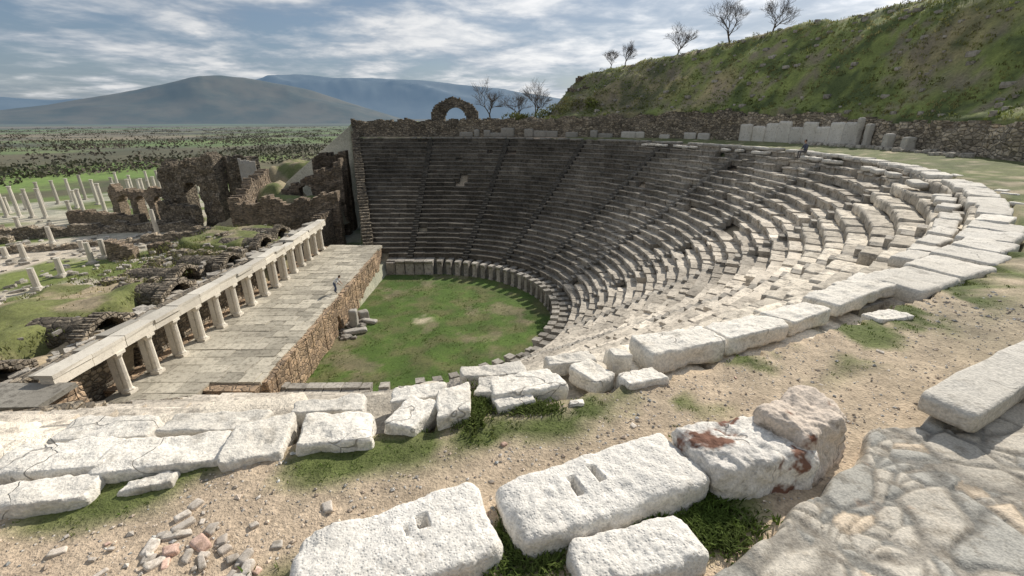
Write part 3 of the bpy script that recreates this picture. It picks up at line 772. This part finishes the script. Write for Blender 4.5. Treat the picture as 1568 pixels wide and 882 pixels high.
# ---------------------------------------------------------------- grass blades
def blade(mb,x,y,z,h,w,lean,t):
    an=R.uniform(0,6.28); dx,dy=math.cos(an),math.sin(an); b=R.uniform(0,6.28)
    lx,ly=math.cos(b)*lean*h,math.sin(b)*lean*h
    mb.add([(x-dx*w,y-dy*w,z),(x+dx*w,y+dy*w,z),(x+dx*w*.7+lx*.4,y+dy*w*.7+ly*.4,z+h*.6),(x-dx*w*.7+lx*.4,y-dy*w*.7+ly*.4,z+h*.6),(x+lx,y+ly,z+h*R.uniform(.75,1))],[(0,1,2,3),(3,2,4)],t)
mb=MB(); cnt=0
while cnt<34000:
    x=R.uniform(-4.3,7.5); y=R.uniform(1.0,9); cnt+=1
    if rrf(x,y)<RT-.3: continue
    g=ngrass(x,y)
    if g<.25+R.random()*.6: continue
    if x>.9 and y<interp(PL,x)-.02 : continue
    d=min(math.hypot((x-b[0])*.8,(y-b[1])*1.5) for b in BL)
    h=R.uniform(.01,.03)+ (.03 if d<.6 else 0)*R.random()
    for q in range(4):
        blade(mb,x+R.gauss(0,.014),y+R.gauss(0,.014),terr(x,y)-.01,h,.003+R.random()*.004,R.uniform(.3,1.1),R.uniform(.6,1.3))
for i in range(4600):
    c=R.choice(((.08,1.78,.13,.09),(.12,1.96,.12,.07),(1.32,2.3,.10,.16),(1.36,2.48,.08,.1),(.88,2.02,.3,.04),(-.33,3.22,.07,.16),(.15,3.2,.14,.05),(-1.18,1.5,.16,.06),(1.2,2.0,.08,.1)))
    x=R.gauss(c[0],c[2]);y=R.gauss(c[1],c[3])
    h=R.uniform(.015,.07)
    for q in range(3): blade(mb,x+R.gauss(0,.012),y+R.gauss(0,.012),-2.32,h,.004+R.random()*.006,R.uniform(.4,1.4),R.uniform(.5,1.25))
mb.obj('grass',M_grass)
mb=MB()
for i in range(12000):
    az=R.uniform(-25,68); w=Rw(az); r=R.uniform(w+.7,55); x=CX+r*math.cos(rad(az)); y=CY+r*math.sin(rad(az)); z=terr(x,y)
    if fz(x,y,3,.3)<R.uniform(-.5,.1): continue
    s=R.uniform(.08,.28); t=R.uniform(.5,1.25)
    for q in range(5): blade(mb,x+R.gauss(0,s*.4),y+R.gauss(0,s*.4),z-.03,s,s*.16,R.uniform(.2,1.0),t*R.uniform(.8,1.2))
for i in range(2600):
    x=R.uniform(-35,-26.5);y=R.uniform(17,52); s=R.uniform(.06,.18)
    for q in range(3): blade(mb,x+R.gauss(0,.1),y+R.gauss(0,.1),-11.75+R.uniform(-.1,.2),s*1.5,s*.2,R.uniform(.3,1.2),R.uniform(.5,1.0))
mb.obj('hillside_grass',M_hgrass)
mb=MB()
for i in range(9000):
    x=R.uniform(-15,4);y=R.uniform(23,50)
    if rrf(x,y)>R0-.1 or math.hypot(x+8.1,y-36.9)<1.0: continue
    if fz(x,y,1,.6)<R.uniform(-.4,.25): continue
    s=R.uniform(.04,.12)
    for q in range(3): blade(mb,x+R.gauss(0,.06),y+R.gauss(0,.06),-17.02,s,.02,R.uniform(.3,1.2),R.uniform(.7,1.2))
mb.obj('lawn_grass',M_grass)

# ---------------------------------------------------------------- bare trees
def tube(mb,p,q,r0,r1,n=4):
    d=(q-p).normalized(); u=d.orthogonal().normalized(); v=d.cross(u); vs=[]
    for c,r in ((p,r0),(q,r1)):
        for i in range(n):
            an=2*math.pi*i/n; vs.append(c+u*(r*math.cos(an))+v*(r*math.sin(an)))
    mb.add(vs,[(i,(i+1)%n,n+(i+1)%n,n+i) for i in range(n)],1)
def tree(x,y,z,h,name='bare_tree',spread=.66,depth=6):
    mb=MB()
    def br(p,d,l,r,k):
        segs=2; cur=p; dd=d
        for s in range(segs):
            dd=(dd+Vector((R.gauss(0,.13),R.gauss(0,.13),R.gauss(0,.08)))).normalized()
            nx2=cur+dd*l/segs; ra=r*(1-.15*s); tube(mb,cur,nx2,ra,ra*.82,5 if k>4 else 3); cur=nx2
            if s==0 and 0<k<depth:
                a_=Vector((R.gauss(0,1),R.gauss(0,1),R.gauss(.3,.4))).normalized()
                br(cur,(dd*.7+a_*.8).normalized(),l*.7,max(r*.45,.010),max(0,k-3))
        if k==0: return
        for i in range(3 if k>1 else 2):
            a_=Vector((R.gauss(0,1),R.gauss(0,1),R.gauss(.35,.5))).normalized()
            nd=(dd*.9+a_*spread).normalized(); nd.z=max(nd.z,-.05)
            br(cur,nd,l*R.uniform(.66,1.0),max(r*.6,.011),k-1)
    br(Vector((x,y,z-.2)),Vector((R.gauss(0,.1),R.gauss(0,.1),1)).normalized(),h*.2,h*.026,depth)
    mb.obj(name,M_bark)
for (az,r,h) in ((57.5,51.5,4.2),(60.2,51.5,3.2),(48.8,52.5,5.4),(40.3,52.5,6.2),(34.6,53,5.6),(19,58,6.0)):
    x=CX+r*math.cos(rad(az)); y=CY+r*math.sin(rad(az)); tree(x,y,terr(x,y),h)
for (x,y,h) in ((-3.6,79,6.5),(1.2,81,5.5),(3.6,79,6.8)): tree(x,y,terr(x,y),h)
tree(-93,62,-17.5,9)
def shrub(mb,x,y,z,s,n=120):
    for i in range(n):
        v=Vector((R.gauss(0,1),R.gauss(0,1),R.gauss(0,1))).normalized()*R.uniform(.5,1)*s
        c=Vector((x,y,z+s*.5))+Vector((v.x,v.y,v.z*.7)); k=s*.16
        a1=Vector((R.gauss(0,1),R.gauss(0,1),R.gauss(0,1))).normalized()*k; a2=Vector((R.gauss(0,1),R.gauss(0,1),R.gauss(0,1))).normalized()*k
        mb.add([c-a1,c+a2,c+a1],[(0,1,2)],R.uniform(.3,.75))
mb=MB()
for i in range(40):
    x=R.uniform(-1,13); y=CY+math.sqrt(max(0,39**2-(x-CX)**2))+R.uniform(0,4); shrub(mb,x,y,terr(x,y),R.uniform(.6,1.3),90)
for i in range(60):
    az=R.uniform(-10,66); r=R.uniform(Rw(az)+1.5,52.5); x=CX+r*math.cos(rad(az)); y=CY+r*math.sin(rad(az)); shrub(mb,x,y,terr(x,y)-.1,R.uniform(.25,.6),70)
mb.obj('hillside_shrubs',M_hgrass)
mb=MB()
for i in range(6500):
    a_=rad(R.uniform(-54,12)); d=150*math.exp(R.random()**.75*2.7)
    x=math.sin(a_)*d;y=math.cos(a_)*d
    if -118<x<-70 and 65<y<140: continue
    n=fz(x,y,2,.004,3)
    if n<.0 and R.random()<.8 or d<300 and n<.15: continue
    z=terr(x,y); s=R.uniform(2,4.5)
    for q in range(12):
        c=Vector((x+R.gauss(0,s),y+R.gauss(0,s),z+abs(R.gauss(.3,.25))*s)); k=s*.26
        a1=Vector((R.gauss(0,1),R.gauss(0,1),R.gauss(0,1))).normalized()*k; a2=Vector((R.gauss(0,1),R.gauss(0,1),R.gauss(0,1))).normalized()*k
        mb.add([c-a1,c+a2,c+a1,c-a2],[(0,1,2,3)],R.uniform(.7,1.25))
mb.obj('distant_tree_line',M_scrub)

# ---------------------------------------------------------------- mountains
def mountains(name,pts,D,depth,mat,seed,rough):
    vs=[];na,nd=400,44
    for j in range(nd+1):
        for i in range(na+1):
            az=-62+100*i/na; f=j/nd; d=D+depth*f
            el=interp(pts,az)+.0012*noise.fractal(Vector((az*.3,seed,0)),.9,2.1,4); H=el*(D+depth*.72)
            prof=sm(0,.72,f)**.8 if f<.72 else 1-.3*(f-.72)
            x=math.sin(rad(az))*d; y=math.cos(rad(az))*d
            n=noise.ridged_multi_fractal(Vector((x/1700.,y/1700.,seed)),1.1,2.1,5,1,2)-1.1
            vs.append((x,y,-60+(H+60)*prof+n*rough*prof*(H/600.+.05)*(1-.97*sm(.45,.72,f))))
    mb=MB(); mb.add(vs,[(j*(na+1)+i,j*(na+1)+i+1,(j+1)*(na+1)+i+1,(j+1)*(na+1)+i) for j in range(nd) for i in range(na)],1)
    mb.obj(name,mat,True)
M1=flat_mat('hill_slope_painted_haze',(.075,.07,.05),(.035,.045,.035),s=.0022,emis=(.055,.085,.125))  # blue emission paints airlight onto the slope; the hill itself does not glow
M2=flat_mat('mountain_slope_painted_haze',(.045,.055,.055),(.03,.042,.045),s=.001,emis=(.085,.14,.215))  # farther range: stronger blue glow stands in for haze in the air
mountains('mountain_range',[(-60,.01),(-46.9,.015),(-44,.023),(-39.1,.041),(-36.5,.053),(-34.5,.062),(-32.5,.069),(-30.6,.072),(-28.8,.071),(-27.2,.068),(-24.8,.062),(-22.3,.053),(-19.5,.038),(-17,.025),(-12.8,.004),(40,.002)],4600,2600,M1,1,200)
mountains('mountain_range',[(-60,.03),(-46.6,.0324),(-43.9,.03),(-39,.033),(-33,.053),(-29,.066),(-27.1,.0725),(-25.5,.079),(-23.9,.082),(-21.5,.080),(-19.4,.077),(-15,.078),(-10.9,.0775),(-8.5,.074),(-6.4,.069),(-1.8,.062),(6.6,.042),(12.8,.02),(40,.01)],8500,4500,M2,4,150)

# ---------------------------------------------------------------- people
def person(name,J,E,tags,head,hdir,cols,hair):
    root=empty(name); names=list(J); me=bpy.data.meshes.new('body')
    me.from_pydata([J[n][0] for n in names],[(names.index(a),names.index(b)) for a,b in E],[])
    o=bpy.data.objects.new('body_src',me); bpy.context.scene.collection.objects.link(o)
    sk=o.modifiers.new('s','SKIN')
    for i,n in enumerate(names):
        me.skin_vertices[0].data[i].radius=(J[n][1],J[n][1]); me.skin_vertices[0].data[i].use_root=(n=='pelvis')
    ss=o.modifiers.new('ss','SUBSURF'); ss.levels=ss.render_levels=2
    dg=bpy.context.evaluated_depsgraph_get(); me2=bpy.data.meshes.new_from_object(o.evaluated_get(dg))
    bpy.data.objects.remove(o)
    ms=[flat_mat(name+'_'+k,c,s=20) for k,c in cols]
    for m_ in ms: me2.materials.append(m_)
    def dseg(p,a,b):
        ab=b-a; t=max(0,min(1,(p-a).dot(ab)/ab.length_squared)); return (p-a-ab*t).length
    for pl in me2.polygons:
        c=pl.center; best=min(E,key=lambda e:dseg(c,Vector(J[e[0]][0]),Vector(J[e[1]][0])))
        pl.material_index=tags.get(best,0); pl.use_smooth=True
    b=bpy.data.objects.new('body',me2); bpy.context.scene.collection.objects.link(b); b.parent=root
    mb=MB(); hc=Vector(head); f=Vector(hdir).normalized(); sdv=f.cross(Vector((0,0,1))).normalized(); up=sdv.cross(f)
    def ell(mb_,c,rx,ry,rz,n=12):
        vs=[];
        for j in range(n+1):
            ph=math.pi*j/n
            for i in range(n):
                th=2*math.pi*i/n; vs.append(c+f*(rx*math.sin(ph)*math.cos(th))+sdv*(ry*math.sin(ph)*math.sin(th))+up*(rz*math.cos(ph)))
        mb_.add(vs,[(j*n+i,j*n+(i+1)%n,(j+1)*n+(i+1)%n,(j+1)*n+i) for j in range(n) for i in range(n)],1)
    ell(mb,hc,.095,.075,.115); ell(mb,hc+f*.095-up*.015,.022,.014,.025,6)
    ell(mb,hc+sdv*.077,.018,.01,.028,6); ell(mb,hc-sdv*.077,.018,.01,.028,6); ell(mb,hc+f*.03-up*.075,.05,.045,.04,8)
    mb.obj('head',ms[0],True,root)
    mb=MB(); ell(mb,hc-f*.022+up*.022,.095,.083,.112); mb.obj('hair',flat_mat(name+'_hair',hair,s=40),True,root)
    mb=MB(); ell(mb,hc+f*.088+sdv*.03+up*.012,.008,.012,.007,6); ell(mb,hc+f*.088-sdv*.03+up*.012,.008,.012,.007,6); ell(mb,hc+f*.085-up*.055,.008,.025,.006,6)
    mb.obj('eyes_mouth',flat_mat(name+'_eyes',(.05,.03,.025)),True,root)
    return root
def hand_nodes(J,E,T,side,w,d,perp):
    w=Vector(w); d=Vector(d).normalized(); perp=Vector(perp).normalized()
    pm=w+d*.07; J['palm'+side]=(tuple(pm),.03); E.append(('wr'+side,'palm'+side)); T[('wr'+side,'palm'+side)]=0
    for i,(o_,l) in enumerate(((-.03,.07),(-.01,.08),(.01,.075),(.03,.06))):
        a_=pm+perp*o_+d*.02; b_=a_+d*l*.5; c_=b_+d*l*.4+Vector((0,0,-.015))
        for nm,q,rr in (('a',b_,.009),('b',c_,.008)): J['f%s%d%s'%(side,i,nm)]=(tuple(q),rr)
        E.append(('palm'+side,'f%s%da'%(side,i))); E.append(('f%s%da'%(side,i),'f%s%db'%(side,i)))
        T[E[-1]]=0;T[E[-2]]=0
    J['th'+side]=(tuple(w+d*.05+perp*-.055),.01); E.append(('palm'+side,'th'+side)); T[E[-1]]=0
bx,by,bz=-15.25,36.0,-13.98
def P(x,y,z): return (bx+x,by+y,bz+z)
J={'pelvis':(P(-.12,0,.92),.15),'waist':(P(-.02,0,1.06),.14),'chest':(P(.17,0,1.24),.17),'neck':(P(.30,0,1.36),.06),'nk2':(P(.36,0,1.41),.055),
'shR':(P(.22,-.17,1.28),.085),'shL':(P(.22,.17,1.28),.085),'elR':(P(.28,-.24,1.02),.055),'elL':(P(.30,.23,1.03),.055),'wrR':(P(.42,-.18,.84),.032),'wrL':(P(.46,.16,.86),.032),
'hipR':(P(-.1,-.1,.86),.105),'hipL':(P(-.12,.1,.86),.105),'knR':(P(.06,-.11,.48),.075),'knL':(P(-.08,.12,.47),.075),'anR':(P(-.02,-.12,.09),.05),'anL':(P(-.22,.13,.09),.05),'toR':(P(.14,-.13,.035),.035),'toL':(P(-.06,.15,.035),.035)}
E0=[('pelvis','waist'),('waist','chest'),('chest','neck'),('neck','nk2'),('chest','shR'),('chest','shL'),('shR','elR'),('shL','elL'),('elR','wrR'),('elL','wrL'),('pelvis','hipR'),('pelvis','hipL'),('hipR','knR'),('hipL','knL'),('knR','anR'),('knL','anL'),('anR','toR'),('anL','toL')]
E=list(E0); T={}
for e in E:
    T[e]=1 if e[0] in('pelvis','waist','chest','shR','shL') else 2
T[('pelvis','hipR')]=T[('pelvis','hipL')]=2; T[('neck','nk2')]=0; T[('elR','wrR')]=T[('elL','wrL')]=0; T[('anR','toR')]=T[('anL','toL')]=3
hand_nodes(J,E,T,'R',J['wrR'][0],(.6,.1,-.6),(0,1,0)); hand_nodes(J,E,T,'L',J['wrL'][0],(.6,-.1,-.6),(0,1,0))
person('stooping_visitor',J,E,T,P(.43,0,1.49),(.8,0,-.5),[('skin',(.45,.27,.19)),('shirt',(.85,.85,.87)),('trousers',(.10,.12,.19)),('shoes',(.06,.05,.045))],(.04,.03,.025))
sx,sy=pt(('a',rad(0.6)),33.3); sz=-2.42
fdir=Vector((CX-sx,CY-sy,0)).normalized(); sd=Vector((-fdir.y,fdir.x,0))
def P(f,s,z): v=Vector((sx,sy,sz))+fdir*f+sd*s+Vector((0,0,z)); return tuple(v)
J={'pelvis':(P(0,0,.16),.155),'waist':(P(.03,0,.35),.14),'chest':(P(.08,0,.58),.165),'neck':(P(.12,0,.75),.06),'nk2':(P(.14,0,.81),.055),
'shR':(P(.08,-.18,.63),.08),'shL':(P(.08,.18,.63),.08),'elR':(P(.16,-.26,.38),.055),'elL':(P(.16,.26,.38),.055),'wrR':(P(.36,-.14,.29),.034),'wrL':(P(.36,.14,.29),.034),
'hipR':(P(.08,-.11,.14),.1),'hipL':(P(.08,.11,.14),.1),'knR':(P(.48,-.15,.17),.07),'knL':(P(.48,.15,.15),.07),'anR':(P(.46,-.15,-.32),.046),'anL':(P(.50,.15,-.32),.046),'toR':(P(.64,-.16,-.38),.037),'toL':(P(.68,.16,-.38),.037)}
E=list(E0); T={}
for e in E: T[e]=1 if e[0] in('pelvis','waist','chest','shR','shL','elR','elL') else 2
T[('pelvis','hipR')]=T[('pelvis','hipL')]=2; T[('neck','nk2')]=0; T[('anR','toR')]=T[('anL','toL')]=3
hand_nodes(J,E,T,'R',J['wrR'][0],tuple(fdir+sd*.3),tuple(sd)); hand_nodes(J,E,T,'L',J['wrL'][0],tuple(fdir-sd*.3),tuple(sd))
person('seated_visitor',J,E,T,P(.17,0,.93),tuple(fdir+Vector((0,0,-.1))),[('skin',(.42,.26,.18)),('jacket',(.10,.11,.15)),('trousers',(.16,.15,.15)),('shoes',(.05,.045,.04))],(.05,.035,.03))

# ---------------------------------------------------------------- light, sky, camera
EL,AZ=36,38
S=Vector((math.sin(rad(AZ))*math.cos(rad(EL)),math.cos(rad(AZ))*math.cos(rad(EL)),math.sin(rad(EL))))
sl=bpy.data.lights.new('sun','SUN'); sl.energy=5.0; sl.angle=rad(.55); sl.color=(1,.94,.84)
so=bpy.data.objects.new('sun',sl); so.rotation_euler=S.to_track_quat('Z','Y').to_euler(); bpy.context.scene.collection.objects.link(so)
w=bpy.data.worlds.new('World'); bpy.context.scene.world=w; w.use_nodes=True; nt=w.node_tree; nt.nodes.clear()
out=N(nt,'ShaderNodeOutputWorld'); bg=N(nt,'ShaderNodeBackground'); bg2=N(nt,'ShaderNodeBackground')
sk=N(nt,'ShaderNodeTexSky'); sk.sky_type='NISHITA'; sk.sun_disc=False; sk.sun_elevation=rad(EL); sk.sun_rotation=rad(AZ)
nt.links.new(mix(nt,.35,sk.outputs[0],(2.6,3.9,6.0)),bg.inputs[0]); bg.inputs[1].default_value=.075
tc=N(nt,'ShaderNodeTexCoord'); sp=N(nt,'ShaderNodeSeparateXYZ'); nt.links.new(tc.outputs['Generated'],sp.inputs[0])
zz=math_(nt,'ADD',math_(nt,'MAXIMUM',sp.outputs[2],0.0),.10)
cb=N(nt,'ShaderNodeCombineXYZ'); nt.links.new(math_(nt,'DIVIDE',sp.outputs[0],zz),cb.inputs[0]); nt.links.new(math_(nt,'DIVIDE',sp.outputs[1],zz),cb.inputs[1])
cb.inputs[2].default_value=3.7
c1=noi(nt,cb.outputs[0],.5,6,.58,.3); c2=noi(nt,cb.outputs[0],2.1,5,.58,.2)
mixn=math_(nt,'ADD',math_(nt,'MULTIPLY',c1,.7),math_(nt,'MULTIPLY',c2,.3))
cover=math_(nt,'MAXIMUM',ramp(nt,mixn,.42,.55),ramp(nt,sp.outputs[2],.0,.1,(.75,.75,.75,1),(0,0,0,1)))
shade=math_(nt,'ADD',math_(nt,'MULTIPLY',c1,.45),math_(nt,'MULTIPLY',c2,.55))
dt=N(nt,'ShaderNodeVectorMath',operation='DOT_PRODUCT'); nt.links.new(tc.outputs['Generated'],dt.inputs[0]); dt.inputs[1].default_value=tuple(S)
glow=math_(nt,'POWER',math_(nt,'MAXIMUM',dt.outputs['Value'],0.0),5.0)
ccol=ramp(nt,shade,.43,.61,(.36,.44,.55,1),(1,1,1,1))
nt.links.new(ccol,bg2.inputs[0]); nt.links.new(math_(nt,'ADD',.82,math_(nt,'MULTIPLY',glow,.7)),bg2.inputs[1])
mx=N(nt,'ShaderNodeMixShader'); nt.links.new(math_(nt,'MULTIPLY',cover,.92),mx.inputs[0]); nt.links.new(bg.outputs[0],mx.inputs[1]); nt.links.new(bg2.outputs[0],mx.inputs[2]); nt.links.new(mx.outputs[0],out.inputs[0])
sc=bpy.context.scene
cam=bpy.data.cameras.new('camera'); co=bpy.data.objects.new('camera',cam); sc.collection.objects.link(co); sc.camera=co
cam.sensor_width=36; cam.lens=36*680/1568; cam.clip_start=.05; cam.clip_end=40000
co.location=(0,0,0); co.rotation_euler=(rad(90-20.6),0,0)
sc.view_settings.view_transform='Standard'; sc.view_settings.look='None'; sc.view_settings.exposure=0
